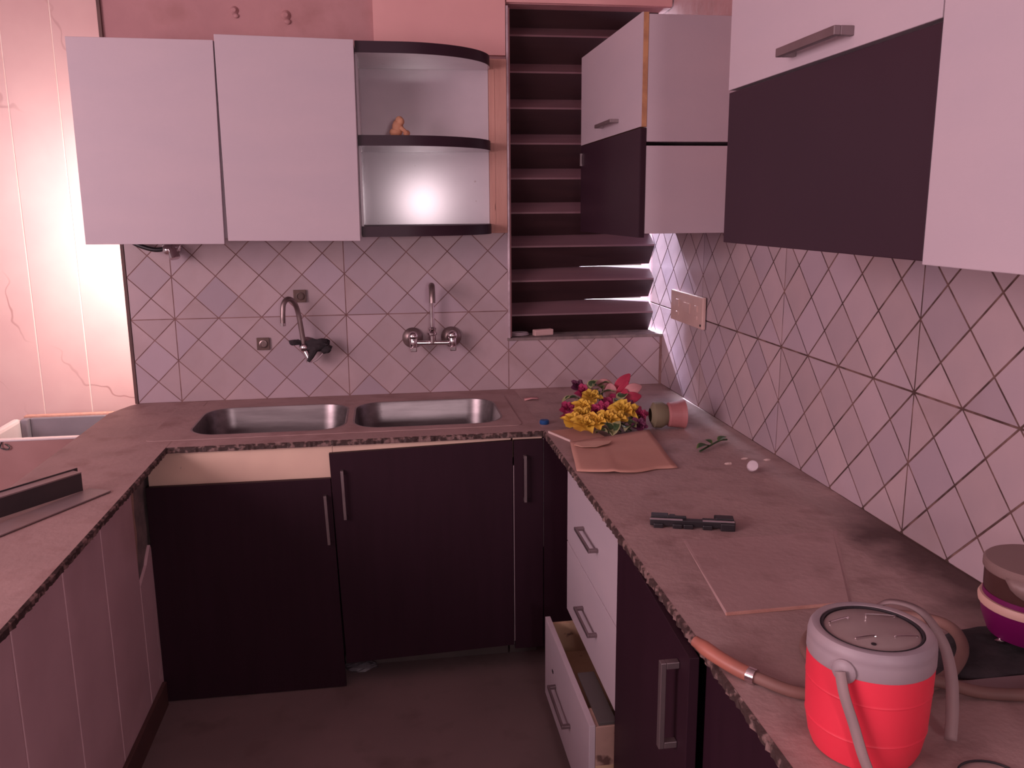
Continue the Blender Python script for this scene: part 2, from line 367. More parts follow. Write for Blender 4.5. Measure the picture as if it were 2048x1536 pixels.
# tiled back wall with the window opening
mb = MB()
mb.box(XL, .43, YB+.006, 3.15, FZ, 1.25); mb.box(.43, XR, YB+.006, 3.15, FZ, -.462); mb.box(.43, XR, YB+.006, 3.15, .665, 1.25)
wb = struct('wall_back', 'back wall, pink plaster above and diagonal tiles below', mb, PLASTER)
MB().box(XL, .43, YB-.0002, YB+.0062, CT-.02, -.02).box(.43, XR, YB-.0002, YB+.0062, CT-.02, -.455).build('grout_bed', GROUT, wb)
D = .14125
tiles(wb, [(XL+.006, -.70, CT, -.355), (XL+.006, -.70, -.355, -.03), (-.70, -.135, CT, -.355), (-.70, -.135, -.355, -.03), (-.135, .43, CT, -.355), (-.135, .43, -.355, -.03), (.43, .99, CT, -.456)],
      -.135, -.355, D, lambda a, b, c: (a, YB-c, b))
MB().box(XL-.004, XL+.006, YB-.004, 3.152, CT, 1.24).build('edge_strip', SKIRT, wb)
MB().box(-.006, .426, YB-.012, YB+.006, .50, 1.24).build('painted_panel', PEACH, wb)
MB().box(.43, XR, YB-.006, YB+.006, .668, .80).build('lintel_face', PEACH, wb)
for (x, z, r) in ((-.44, .623, .011), (-.281, .612, .013)):
    mb = MB(); mb.lathe([(0, .012), (r*.5, .012), (r*.62, .010), (r, .004), (r*1.25, 0), (r*1.3, -.004)][::-1], (x, YB+.006, z), 14, (0, -1, 0)); mb.ball((x+.004, YB+.002, z-r*1.5), r*.8, 10, 0, (1, .5, .8)).build('wall_plug', PLASTER, wb, smooth=True)
# tan upright trim between the open shelf and the window
o = struct('trim_1', 'tan wooden upright beside the window', MB().box(.367, .427, YB-.022, YB+.006, -.082, .487), TAN, .002)
MB().box(.382, .386, YB-.0235, YB-.02, -.08, .484).build('bead', TAN, o)
# right wall
wr = struct('wall_right', 'right wall with diagonal tiles above the counter', MB().box(XR+.006, 1.15, -.6, 3.3, FZ, 1.25), PLASTER)
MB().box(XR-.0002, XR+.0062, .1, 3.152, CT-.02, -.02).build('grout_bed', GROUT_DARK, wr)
Y0 = 1.479; P4 = 4*D
cells = []
for k in range(-3, 4):
    a, b = Y0+(k-1)*P4, Y0+k*P4
    a = max(a, .45); b = min(b, 3.15)
    if b-a > .01: cells += [(a, b, CT, -.352), (a, b, -.352, -.03)]
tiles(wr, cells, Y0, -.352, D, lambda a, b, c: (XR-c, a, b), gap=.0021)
# panelled wall of the next room
wl = struct('wall_left', 'brightly lit marbled panel wall of the next room', MB().box(-2.7, -.80, 3.8018, 3.95, FZ, 1.25), PANEL_JOINT)
for k in range(10):
    x1 = -.878-.19*k; x0 = x1-.19
    MB().box(x0+.0025, x1-.0025, 3.800, 3.808, FZ, 1.25).build('panel', PANEL, wl, bev=.0008)
struct('wall_alcove', 'side wall closing the next room behind the tiled wall', MB().box(-.80, -.70, 3.15, 3.95, FZ, 1.25), PLASTER)
# low half wall under the left ledge
XP = -.677
wp = struct('wall_peninsula', 'low half wall under the left ledge', MB().box(-.885, XP-.008, .55, 2.99, FZ, -.6595), CEMENT)
MB().box(XP-.0085, XP-.004, .55, 2.263, FZ, -.66).build('joint_bed', LOWJOINT, wp)
js = [2.262, 2.007, 1.763, 1.511, 1.26, 1.01, .76, .55]
for a, b in zip(js, js[1:]):
    MB().box(XP-.008, XP, b+.0022, a-.0022, FZ, -.660).build('panel', PANEL_LOW, wp, bev=.0018)
# the last panel is broken off, showing cement
pl = [(2.2645, FZ), (2.395, FZ), (2.395, -.93), (2.385, -.915), (2.37, -.925), (2.35, -.94), (2.335, -.955), (2.2645, -.985)]
MB().prism([(XP-.008, y, z) for y, z in pl], (.008, 0, 0)).build('panel', PANEL_LOW, wp)
pl = [(2.263, -.66), (2.281, -.66), (2.287, -.74), (2.277, -.79), (2.285, -.84), (2.273, -.89), (2.263, -.97)]
MB().prism([(XP-.008, y, z) for y, z in pl], (.006, 0, 0)).build('broken_panel_edge', CHIPPED, wp)
struct('baseboard_peninsula', 'dark brown skirting along the half wall', MB().box(XP, XP+.012, .55, 2.375, FZ, FZ+.075), SKIRT, .002)

# ------------------------------------------------------------------ window with louvre slats
win = tag(thing('window_1', 'tall window with dark brown louvre slats', None, (.7, 3.08, -.46)), kind='structure')
MB().box(.425, XR, YB-.006, 3.16, -.462, -.452).build('sill', CEMENT, win, bev=.001)
MB().box(.4285, .436, YB-.010, YB+.02, -.452, .657).build('edge_strip', ALU, win, bev=.001)
MB().box(.43, .445, YB+.02, 3.15, -.452, .657).build('jamb', PLASTER, win)
zt = .621; XE = .980
for k in range(-1, 9):
    t = zt-k*.1185-(0 if k < 7 else .004*(k-6)); nose = t-.047; bot = t-.128
    sag = {6: .008, 7: .013, 8: .013}.get(k+1, 0)
    A = MB()
    yb_, yn = 3.128, 3.055
    e = .008
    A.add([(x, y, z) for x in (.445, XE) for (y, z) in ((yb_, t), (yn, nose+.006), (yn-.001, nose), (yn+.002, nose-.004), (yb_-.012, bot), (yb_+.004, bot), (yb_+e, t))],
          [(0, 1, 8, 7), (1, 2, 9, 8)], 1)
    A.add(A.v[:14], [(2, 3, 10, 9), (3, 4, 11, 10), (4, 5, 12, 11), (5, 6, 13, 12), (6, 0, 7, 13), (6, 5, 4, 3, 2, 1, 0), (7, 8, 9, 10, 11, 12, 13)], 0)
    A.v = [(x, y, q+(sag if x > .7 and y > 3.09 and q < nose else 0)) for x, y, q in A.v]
    A.build('slat', [SLAT, SLATLIT], win, merge=True)

# ------------------------------------------------------------------ worktops
SX = ((-.585, -.134, 2.515, 2.86), (-.108, .346, 2.515, 2.86))
ct = thing('granite_worktop', 'dusty brown granite worktop holding the double sink, rough front edge', 'worktop', (-.1, YF, CT))
holes = [rrect(*q[:4], .085) for q in SX]
m_ = slab_with_holes([(-.6135, YF), (XF-.0005, YF), (XF-.0005, YB-.003), (-.6135, YB-.003)], holes, CT-.018, CT)
m_.build('slab', DUST, ct)
rough_edge(MB(), (-.614, YF, 0), (XF, YF, 0), (0, -1, 0), CT-.018, CT, 150, .0026, 3).build('chipped_edge', GRANEDGE, ct, merge=True)
pt = thing('ledge_top', 'dusty granite ledge on the left half wall', 'worktop', (-.75, 1.6, CT))
MB().prism([(-.902, .5, CT-.018), (-.614, .5, CT-.018), (-.614, YB-.003, CT-.018), (-.845, YB-.003, CT-.018), (-.862, 2.97, CT-.018), (-.90, 2.86, CT-.018)], (0, 0, .018)).build('slab', DUST, pt, bev=.0015)
rough_edge(MB(), (-.614, .5, 0), (-.614, YF, 0), (1, 0, 0), CT-.018, CT, 260, .0028, 5).build('chipped_edge', GRANEDGE, pt, merge=True)
rt = thing('granite_counter', 'long dusty granite worktop along the right wall', 'worktop', (.72, 1.5, CT))
MB().box(XF, XR+.004, .2, YB, CT-.018, CT).build('slab', DUST_R, rt, bev=.0012)
rough_edge(MB(), (XF, YF, 0), (XF, .2, 0), (-1, 0, 0), CT-.018, CT, 330, .0032, 9).build('chipped_edge', GRANEDGE, rt, merge=True)

# ------------------------------------------------------------------ sink
sk = thing('double_sink', 'stainless double bowl sink with a dusty rim', 'sink', (-.12, 2.68, CT-.15))
slab_with_holes(rrect(-.69, .395, 2.47, 2.905, .02, 4), holes, CT+.0003, CT+.0022).build('rim_plate', DUST, sk)
for q in SX:
    b = MB(); rings = []
    for (ins, z, r) in ((-.004, CT+.0025, .088), (.001, CT+.002, .085), (.003, CT-.004, .083), (.012, CT-.09, .078), (.022, CT-.135, .070), (.05, CT-.150, .06), (.12, CT-.156, .03)):
        rings.append([(x, y, z) for x, y in rrect(q[0]+ins, q[1]-ins, q[2]+ins, q[3]-ins, r)])
    n = len(rings[0]); vs = [p for r in rings for p in r]
    fs = [(i*n+k, i*n+(k+1) % n, (i+1)*n+(k+1) % n, (i+1)*n+k) for i in range(len(rings)-1) for k in range(n)]
    fs = [f[::-1] for f in fs]+[tuple((len(rings)-1)*n+k for k in range(n))]
    b.add(vs, fs); bo = b.build('bowl', STEEL, sk, smooth=True)
    MB().lathe([(0, .004), (.014, .004), (.026, .006), (.034, .002), (.036, -.004)][::-1], ((q[0]+q[1])/2, 2.69, CT-.155), 20).build('drain', CHROME, bo, smooth=True)

# ------------------------------------------------------------------ handles
def bar_handle(mb, p0, p1, out, w_=.006, t=.004, side=None, post=.011):
    """flat bar standing off a door: two posts and a bar; p0,p1 are on the door face, out is the standoff vector"""
    p0, p1, out = Vector(p0), Vector(p1), Vector(out); L = (p1-p0); u = L.normalized(); o = out.normalized(); s = u.cross(o)
    c = (p0+p1)/2+out-o*t; mb.obox(c, u*(L.length/2), s*w_, o*t)
    for p in (p0+u*post*.5, p1-u*post*.5): mb.obox(p+(out-o*t*2)/2, u*post*.5, s*w_, (out-o*t*2)/2)
    return mb

# ------------------------------------------------------------------ base cabinets under the sink
c1 = thing('base_cabinet', 'dark base cabinet under the left sink bowl, door dropped below a cream apron', 'cabinet', (-.4, YF, FZ))
MB().box(-.672, -.172, 2.440, 2.93, FZ+.08, -.83).build('carcass', DARK, c1)
MB().box(-.672, -.166, 2.412, 2.437, -.80, -.6595).build('apron', CREAM, c1)
dr = MB().prism([(-.6765, 2.389, FZ+.003), (-.158, 2.389, FZ+.003), (-.1735, 2.389, -.7505), (-.6765, 2.389, -.7505)], (0, .016, 0)).build('door', DARK, c1, bev=.001)
bar_handle(MB(), (-.1905, 2.389, -.797), (-.1855, 2.389, -.944), (0, -.018, 0), .0042, .003).build('handle', HANDLE, dr, bev=.0008)
c2 = thing('base_cabinet', 'wide dark base cabinet under the right sink bowl, its sagging door showing a cream sliver', 'cabinet', (.1, YF, FZ))
MB().box(-.165, .350, 2.440, 2.93, -1.318, -.83).build('carcass', DARK, c2)
MB().box(-.165, .350, 2.412, 2.437, -.75, -.6595).build('apron', CREAM, c2)
MB().box(-.165, .350, 2.51, 2.52, FZ+.001, -1.3185).build('plinth', PLINTH, c2)
dr = MB().prism([(-.1745, 2.391, -.6775), (.3525, 2.391, -.6645), (.3525, 2.391, -1.313), (-.154, 2.391, -1.329)], (0, .016, 0)).build('door', DARK, c2, bev=.001)
bar_handle(MB(), (-.1400, 2.391, -.726), (-.1365, 2.391, -.872), (0, -.018, 0), .0042, .003).build('handle', HANDLE, dr, bev=.0008)
c3 = thing('base_cabinet', 'narrow dark base cabinet beside the corner, one tall handle', 'cabinet', (.4, YF, FZ))
MB().box(.356, .443, 2.412, 2.93, -1.322, -.83).build('carcass', WHITE, c3)
MB().box(.356, .443, 2.412, 2.437, -.72, -.6595).build('apron', CREAM, c3)
MB().box(.356, .443, 2.51, 2.52, FZ+.001, -1.3225).build('plinth', PLINTH, c3)
dr = MB().box(.3565, .4435, 2.391, 2.407, -1.326, -.6645).build('door', DARK, c3, bev=.001)
MB().box(.3543, .3562, 2.3925, 2.407, -1.30, -.74).build('edge_band', GREYP, c3)
bar_handle(MB(), (.388, 2.391, -.708), (.388, 2.391, -.850), (0, -.018, 0), .0042, .003).build('handle', HANDLE, dr, bev=.0008)
o = MB().box(.4455, .53, 2.394, 2.41, -1.326, -.6595).build('corner_filler', DARK, None, bev=.001)
tag(o, 'plain dark filler panel in the corner next to the drawers', 'panel')
MB().box(.4446, .4454, 2.3935, 2.405, -1.0, -.664).build('edge_band', GREYP, o)

# ------------------------------------------------------------------ drawer unit on the right run
du = thing('drawer_unit', 'white three drawer unit under the right worktop, bottom drawer pulled out', 'drawers', (.7, 1.86, FZ))
Ya, Yb = 1.615, 2.128
MB().box(.478, .98, Ya, Ya+.014, FZ+.085, -.6595).box(.478, .98, Yb-.014, Yb, FZ+.085, -.6595).box(.96, .98, Ya+.014, Yb-.014, FZ+.085, -.6595).build('carcass', WHITE, du)
for (z0, z1, hz) in ((-.8735, -.6595, -.768), (-1.072, -.8765, -.978)):
    d = MB().box(.460, .476, Ya+.001, Yb-.001, z0, z1).build('drawer', WHITE, du, bev=.001)
    bar_handle(MB(), (.460, 1.94, hz), (.460, 1.79, hz), (-.024, 0, 0), .004, .003).build('handle', HANDLE, d, bev=.0008)
d = MB().box(.400, .414, Ya+.0005, Yb, -1.32, -1.092).build('drawer', WHITE, du, bev=.001)
bar_handle(MB(), (.400, 1.985, -1.215), (.400, 1.80, -1.215), (-.022, 0, 0), .004, .003).build('handle', HANDLE, d, bev=.0008)
MB().box(.415, .90, Ya, Yb-.01, -1.20, -1.19).box(.415, .90, Yb-.022, Yb-.010, -1.29, -1.105).box(.415, .90, Ya+.075, Ya+.087, -1.29, -1.105).build('drawer_box', DRAWERIN, d)
MB().box(.4145, .462, Ya+.0005, Ya+.074, -1.315, -1.096).build('side_board', CHIPPED, d, bev=.0015)
MB().box(.422, .462, Ya+.004, Ya+.21, -1.0958, -1.088).build('slide_cover', GREYTRAY, d, bev=.001)
MB().box(.3985, .4005, 2.012, 2.024, -1.197, -1.190).build('screw_hole', BLACK, d)
MB().box(.55, .56, Ya, Yb, FZ+.001, -1.325).build('plinth', PLINTH, du)
# right run: dark cabinets
c4 = thing('base_cabinet', 'dark base cabinet right of the drawers with a big silver handle, door ajar', 'cabinet', (.7, 1.36, FZ))
MB().box(.47, .98, 1.13, 1.606, FZ+.085, -.6595).build('carcass', DARK, c4)
pl = [(.4535, 1.607), (.4285, 1.118), (.4445, 1.117), (.4695, 1.606)]
dr = MB().prism([(x, y, -1.32) for x, y in pl], (0, 0, -.6590+1.32)).build('door', DARK, c4, bev=.001)
bar_handle(MB(), (.4305, 1.168, -.690), (.4305, 1.168, -.838), (-.030, 0, 0), .0065, .0045).build('handle', HANDLE, dr, bev=.001)
c5 = thing('base_cabinet', 'nearest dark base cabinet, below the water jug', 'cabinet', (.7, .75, FZ))
MB().box(.478, .98, .25, 1.112, FZ+.085, -.6595).build('carcass', DARK, c5)
MB().box(.455, .470, .26, 1.1155, -1.32, -.664).build('door', DARK, c5, bev=.001)

# ------------------------------------------------------------------ wall cabinets, back wall
u1 = thing('wall_cabinet', 'white two door wall cabinet above the sink', 'cabinet', (-.45, YB, -.09))
MB().box(-.845, -.064, 2.695, YB-.001, -.080, .476).build('carcass', WHITE, u1)
MB().prism([(-.856, 2.676, -.093), (-.4665, 2.676, -.097), (-.4575, 2.676, .476), (-.853, 2.676, .478)], (0, .016, 0)).build('door', WHITE, u1, bev=.0012)
MB().prism([(-.4555, 2.676, -.088), (-.068, 2.676, -.093), (-.064, 2.676, .485), (-.4545, 2.676, .492)], (0, .016, 0)).build('door', WHITE, u1, bev=.0012)
u2 = thing('corner_shelf', 'open curved shelf unit with white back and dark shelf edges, beside the window', 'shelf', (.15, YB, -.08))
MB().box(-.061, .366, 2.985, YB-.001, -.07, .475).build('back_panel', WHITE_GLOSS, u2)
MB().box(-.063, -.056, 2.715, 2.984, -.065, .468).build('side_panel', WHITE_GLOSS, u2)
def curve_board(z0, z1, front, c):
    pts = [(-.062, 2.984)]+[(-.062+.12*k/4, front) for k in range(5)]
    cx = .058; rx, ry = .366-cx, 2.95-front
    pts += [(cx+rx*math.sin(math.radians(a)), 2.95-ry*math.cos(math.radians(a))) for a in range(3, 91, 3)]+[(.366, 2.984)]
    b = MB(); n = len(pts)
    b.add([(x, y, z0) for x, y in pts]+[(x, y, z1) for x, y in pts], [])
    b.v = b.v
    b.f = [tuple(range(n-1, -1, -1)), tuple(range(n, 2*n))]+[(i, (i+1) % n, n+(i+1) % n, n+i) for i in range(n)]
    b.m = [c[0], c[1]]+[2]*n
    return b
curve_board(.452, .485, 2.692, (0, 1)).build('top_board', [WHITE_GLOSS, DARKTOP, DARKTOP], u2, smooth=True)
curve_board(.188, .219, 2.692, (0, 1)).build('shelf_board', [WHITE_GLOSS, CREAM, DARKTOP], u2, smooth=True)
curve_board(-.082, -.050, 2.692, (0, 1)).build('bottom_board', [WHITE, DARKTOP, DARKTOP], u2, smooth=True)

# ------------------------------------------------------------------ wall cabinets, right wall
def wallcab(label, y0, y1, z0, z1, xd, dz0, dz1, doormat, edge, body):
    t = thing('wall_cabinet', label, 'cabinet', (XR, (y0+y1)/2, z0))
    MB().box(xd+.017, XR, y0, y1, z0, z1).build('carcass', body, t, bev=.001)
    d = MB().box(xd, xd+.003, y0-.001, y1, dz0, dz1).box(xd+.003, xd+.0165, y0-.001, y1, dz0, dz1, 1).build('door', [doormat, edge], t)
    return t, d
t, d = wallcab('white wall cabinet in the window corner, upper one with a silver handle', 2.23, 2.91, .168, .480, .669, .205, .484, WHITE, EDGEWOOD, WHITE)
bar_handle(MB(), (.669, 2.62, .240), (.669, 2.44, .240), (-.026, 0, 0), .005, .004).build('handle', HANDLE, d, bev=.0008)
t, d = wallcab('dark doored wall cabinet in the window corner, lower one', 2.23, 2.91, -.068, .158, .669, -.078, .202, DARKTOP, DARK, WHITE)
bar_handle(MB(), (.669, 2.895, .178), (.669, 2.895, .138), (-.007, 0, 0), .003, .003, post=.006).build('handle', HANDLE, d)
t = thing('wall_cabinet', 'wall cabinet with a white flap over a dark flap door, on the right wall', 'cabinet', (XR, 1.28, -.067))
MB().box(.670, XR, .974, 1.602, -.064, 1.10).build('carcass', WHITE, t, bev=.001)
MB().box(.652, .668, .972, 1.603, -.067, .209).build('door', DARKTOP, t, bev=.0012)
d = MB().box(.650, .668, .972, 1.603, .213, .66).build('door', WHITE, t, bev=.0012)
tag(d, 'white upper flap door')
bar_handle(MB(), (.650, 1.345, .236), (.650, 1.165, .236), (-.030, 0, 0), .0065, .005).build('handle', HANDLE, d, bev=.001)
t = thing('wall_cabinet', 'tall white wall cabinet nearest on the right, above the counter', 'cabinet', (XR, .6, -.067))
MB().box(.670, XR, .16, .968, -.064, 1.10).build('carcass', WHITE, t, bev=.001)
MB().box(.649, .667, .16, .968, -.071, 1.05).build('door', WHITE, t, bev=.0012)

# ------------------------------------------------------------------ taps and wall fittings
mx = thing('wall_mixer_tap', 'chrome wall mixer tap with two knobs over the right sink bowl', 'tap', (.158, YB, -.45))
b = MB().tube([(.088, 2.945, -.452), (.225, 2.945, -.455)], .0085, 14); b.tube([(.157, 2.945, -.453), (.157, 2.945, -.425)], .011, 14); b.build('body', CHROME, mx, smooth=True)
for x in (.090, .225):
    MB().lathe([(.036, 0), (.036, .003), (.030, .010), (.018, .016), (.013, .05)], (x, YB-.005, -.440), 24, (0, -1, 0)).build('flange', CHROME_OLD, mx, smooth=True)
    k = MB().ball((x, 2.935, -.428), .018, 16).lathe([(.012, 0), (.014, .01), (.012, .035), (.008, .04)], (x, 2.935, -.428), 16, (0, -.25, -1)).build('knob', CHROME, mx, smooth=True)
    MB().box(x-.011, x+.011, 2.905, 2.935, -.478, -.462).build('lever', CHROME, k, bev=.003)
MB().lathe([(.012, 0), (.016, .004), (.016, .010), (.011, .016), (.013, .02), (.013, .026), (.008, .03)], (.157, 2.945, -.428), 18).build('collar', CHROME, mx, smooth=True)
sp = MB().tube(bez([(.157, 2.945, -.40), (.157, 2.945, -.33), (.1565, 2.942, -.285), (.156, 2.925, -.262), (.1555, 2.895, -.252), (.155, 2.868, -.262), (.1545, 2.855, -.285), (.154, 2.852, -.300)]), .0078, 14)
sp.build('spout', CHROME, mx, smooth=True)
MB().tube(bez([(.156, 2.915, -.257), (.1555, 2.892, -.252), (.155, 2.868, -.262), (.1545, 2.855, -.285), (.154, 2.852, -.306)], 5), .0105, 14).build('nozzle', CHROME_OLD, mx, smooth=True)
tp = thing('wall_tap', 'old chrome swan neck tap wrapped in black cloth over the left sink bowl', 'tap', (-.276, YB, -.456))
MB().lathe([(.026, 0), (.026, .003), (.016, .012), (.012, .014), (.012, .06)], (-.272, YB-.005, -.452), 18, (0, -1, 0)).ball((-.276, 2.935, -.455), .019, 14).tube([(-.276, 2.935, -.46), (-.262, 2.925, -.49), (-.262, 2.922, -.505)], [.013, .011, .009], 12).build('body', CHROME, tp, smooth=True)
MB().tube(bez([(-.277, 2.932, -.445), (-.283, 2.930, -.39), (-.290, 2.928, -.335), (-.300, 2.915, -.300), (-.316, 2.895, -.286), (-.330, 2.880, -.300), (-.334, 2.874, -.335), (-.335, 2.873, -.362)]), .0085, 14).build('spout', CHROME_OLD, tp, smooth=True)
MB().tube([(-.335, 2.873, -.362), (-.335, 2.873, -.372)], .0095, 12).build('nozzle', CHROME, tp, smooth=True)
b = MB().ball((-.305, 2.935, -.437), .018, 14, 0, (1.2, .7, .55), .5, 3).ball((-.232, 2.93, -.448), .034, 18, 0, (1.15, .6, .62), .5, 3).ball((-.205, 2.925, -.462), .018, 14, 0, (1, .7, .8), .4, 3).tube([(-.24, 2.925, -.455), (-.255, 2.915, -.485), (-.265, 2.912, -.50)], [.014, .009, .005], 8)
b.build('cloth_wrap', BLACKCLOTH, tp, smooth=True)
MB().tube([(-.215, 2.915, -.475), (-.235, 2.91, -.495), (-.25, 2.91, -.502)], .003, 6).build('loose_strip', GREYP, tp)
def plate(name, label, x, z, hole):
    t = thing(name, label, 'plate', (x, YB, z))
    MB().box(x-.021, x+.021, YB-.011, YB-.0046, z-.021, z+.021).build('plate', PLATEB if hole else PLATEB, t, bev=.001)
    MB().lathe([(.0135, 0), (.0135, .004), (.010, .005), (.010, .002), (0, .002)], (x+.001, YB-.011, z), 18, (0, -1, 0)).build('cap', PLATEB if hole else CHROME_OLD, t, smooth=True)
plate('cover_plate', 'dark brown square cover plate above the swan neck tap', -.287, -.286, 1)
plate('cover_plate', 'small square plate with a round plug, left of the swan neck tap', -.418, -.446, 0)
vt = thing('stop_valve', 'chrome stop valve with dark pipe under the left wall cabinet', 'valve', (-.69, YB, -.12))
MB().lathe([(.03, 0), (.03, .003), (.018, .010), (.012, .02), (.012, .05)], (-.690, YB-.005, -.115), 18, (0, -1, 0)).ball((-.690, 2.94, -.122), .019, 14).lathe([(.013, 0), (.016, .012), (.018, .03), (.012, .034), (0, .034)], (-.676, 2.935, -.12), 16, (.25, -.2, -1)).build('body', CHROME, vt, smooth=True)
MB().tube(bez([(-.69, 2.945, -.118), (-.73, 2.945, -.122), (-.77, 2.95, -.112), (-.80, 2.955, -.098), (-.815, 2.96, -.084)]), .0075, 10).build('pipe', BLACK, vt, smooth=True)
MB().tube(bez([(-.675, 2.93, -.14), (-.655, 2.93, -.118), (-.645, 2.935, -.09)]), .004, 8).build('lever', CHROME, vt, smooth=True)
sw = thing('switch_plate', 'cream switch and socket plate on the right tiled wall', 'switch', (XR, 2.71, -.33))
MB().box(XR-.018, XR-.0056, 2.560, 2.862, -.380, -.278).build('plate', SWITCH, sw, bev=.003)
for y, z, a, bb in ((2.79, -.318, .014, .022), (2.79, -.352, .012, .010), (2.70, -.325, .03, .028), (2.615, -.318, .012, .016), (2.615, -.348, .012, .010)):
    MB().box(XR-.0205, XR-.0175, y-a, y+a, z-bb*.6, z+bb*.6).build('rocker', SWITCH, sw, bev=.0015)
MB().lathe([(.004, 0), (.004, .002), (0, .003)], (XR-.018, 2.572, -.367), 10, (-1, 0, 0)).build('screw', BLACK, sw)

# ------------------------------------------------------------------ things on the sill and worktops
o = MB().obox((.562, 3.035, -.4405), (.036, .010, .0), (-.003, .012, 0), (0, 0, .011)).build('remote_control', PINKWHITE, None, bev=.003)
tag(o, 'small pinkish white plastic stick on the window sill', 'stick')
o = MB().tube([(.475+.032*math.cos(a), 3.035+.022*math.sin(a), -.446) for a in [2*math.pi*k/28 for k in range(29)]]+[(.475+.030*math.cos(a), 3.035+.020*math.sin(a), -.4405) for a in [2*math.pi*k/28 for k in range(29)]], .0028, 8).build('cable_coil', GREYP, None, smooth=True)
tag(o, 'small coiled grey cable at the left end of the window sill', 'cable')
# figurine
fg = thing('figurine', 'small tan clay figurine on the middle open shelf', 'figurine', (.07, 2.80, .219))
b = MB().ball((.058, 2.80, .250), .018, 16, 0, (1, .9, 1.35), .15).ball((.052, 2.80, .2365), .017, 14, 0, (1.2, 1, .8)).ball((.067, 2.795, .268), .0125, 14, 0, (1.0, 1, 1.05)).ball((.064, 2.80, .272), .013, 12)
b.build('body', CLAY, fg, smooth=True)
MB().ball((.085, 2.795, .233), .011, 12, 0, (1, 1, .9)).tube([(.066, 2.788, .250), (.078, 2.786, .240), (.086, 2.788, .233)], [.007, .006, .005], 8).build('arm', CLAY, fg, smooth=True)
# kraft envelope
env = thing('kraft_envelope', 'brown kraft paper envelope lying at the counter corner', 'envelope', (.6, 2.13, CT))
P = [(.486, 2.218), (.452, 1.992), (.528, 1.950), (.706, 1.969), (.738, 2.308), (.61, 2.262)]
nx, ny = 18, 14; vs = []; fs = []
for j in range(ny+1):
    for i in range(nx+1):
        s_, t_ = i/nx, j/ny
        a = Vector((.452, 1.985)).lerp(Vector((.706, 1.969)), s_); a.y += -.036*math.sin(min(1, s_*1.25)*math.pi)*(1 if s_ < .8 else .0) if s_ < .8 else 0
        c = Vector((.486, 2.218)).lerp(Vector((.738, 2.308)), s_)
        p = a.lerp(c, t_)
        z = CT+.004+.006*max(0, math.sin(s_*5+t_*3))*(1-t_)+.004*noise.noise(Vector((s_*3, t_*3, 1)))+(.005 if abs(s_-.34) < .03 else 0)*.4+.008*(t_**3)
        vs.append((p.x, p.y, max(z, CT+.003))); 
for j in range(ny):
    for i in range(nx): q = j*(nx+1)+i; fs.append((q, q+1, q+nx+2, q+nx+1))
MB().add(vs, fs).build('sheet', KRAFT, env, smooth=True, solid=.0025)
vs = [(.490, 2.185, CT+.0125), (.505, 2.16, CT+.0135), (.545, 2.155, CT+.0135), (.585, 2.180, CT+.0135), (.60, 2.205, CT+.0135), (.55, 2.205, CT+.015), (.50, 2.20, CT+.0145)]
MB().prism(vs, (0, 0, .0015)).build('tear_flap', mat('pale_kraft', (.60, .36, .28), .8, c2=(.54, .31, .24), scale=8), env)
o = MB().prism([(.455, 2.372, CT+.001), (.497, 2.262, CT+.001), (.60, 2.285, CT+.001), (.58, 2.40, CT+.001)], (0, 0, .0045)).build('white_card', [KRAFT], None)
MB().obox((.476, 2.316, CT+.0035), (.0205, -.0545, 0), (-.0015, -.0006, 0), (0, 0, .003)).build('white_edge', PAPERW, o)
tag(o, 'tan card sheet with a white edge, half under the yellow flowers', 'card')
o = MB().lathe([(0, 0), (.013, 0), (.0145, .002), (.0145, .010), (.0125, .0125), (0, .0128)], (.463, 2.478, CT), 20).build('bottle_cap', BLUE, None, smooth=True)
tag(o, 'blue bottle cap on the worktop left of the flowers', 'cap')
b = MB().add([(.455+.024*i, 2.795+.006*math.sin(i*1.2), CT+.003+.004*math.sin(i*1.3)) for i in range(3)]+[(.455+.024*i, 2.815+.004*math.sin(i*1.7), CT+.005+.003*math.sin(i)) for i in range(3)], [(0, 1, 4, 3), (1, 2, 5, 4)])
o = b.build('fallen_petal', BLUSH, None, smooth=True, solid=.0025); tag(o, 'pink fallen petal on the worktop by the window corner', 'petal')
o = MB().lathe([(0, 0), (.0125, 0), (.0135, .002), (.0135, .018), (.012, .020), (0, .0205)], (.878, 1.915, CT+.0135), 24, (-.30, -.85, .42)).build('bottle_cap', WHITEP, None, smooth=True)
tag(o, 'white round bottle cap standing on edge on the right counter', 'cap')
lf = thing('leaf_sprig', 'loose green leaf sprig lying on the right counter', 'leaf', (.87, 2.14, CT))
MB().tube(bez([(.812, 2.098, CT+.004), (.85, 2.125, CT+.010), (.895, 2.165, CT+.012), (.925, 2.19, CT+.006)]), .0026, 6).build('stem', LEAF, lf)
def leaf_shape(mb, base, dirv, length, width, lift=.3, mi=0, edge=True, up=Vector((0, 0, 1))):
    base, dirv = Vector(base), Vector(dirv).normalized(); s = dirv.cross(up)
    if s.length < 1e-3: s = Vector((1, 0, 0))
    s.normalize(); nrm = s.cross(dirv)
    def ring(sc, off):
        out = []
        for i in range(7):
            t = i/6; wv = math.sin(math.pi*min(1, t**.8))*width*.5*sc
            c = base+dirv*(length*(t-.5)*sc+length*.5)+nrm*(lift*length*math.sin(t*math.pi)*.35+off)
            out.append((c+s*wv+nrm*wv*.35, c, c-s*wv+nrm*wv*.35))
        return out
    for sc, off, mm in ((1.0, 0, mi+(1 if edge else 0)), (.76, .0012, mi)) if edge else ((1, 0, mi),):
        R = ring(sc, off); vs = [p for r in R for p in r]; fs = []
        for i in range(6):
            fs += [(3*i, 3*i+1, 3*i+4, 3*i+3), (3*i+1, 3*i+2, 3*i+5, 3*i+4)]
        mb.add(vs, fs, mm)
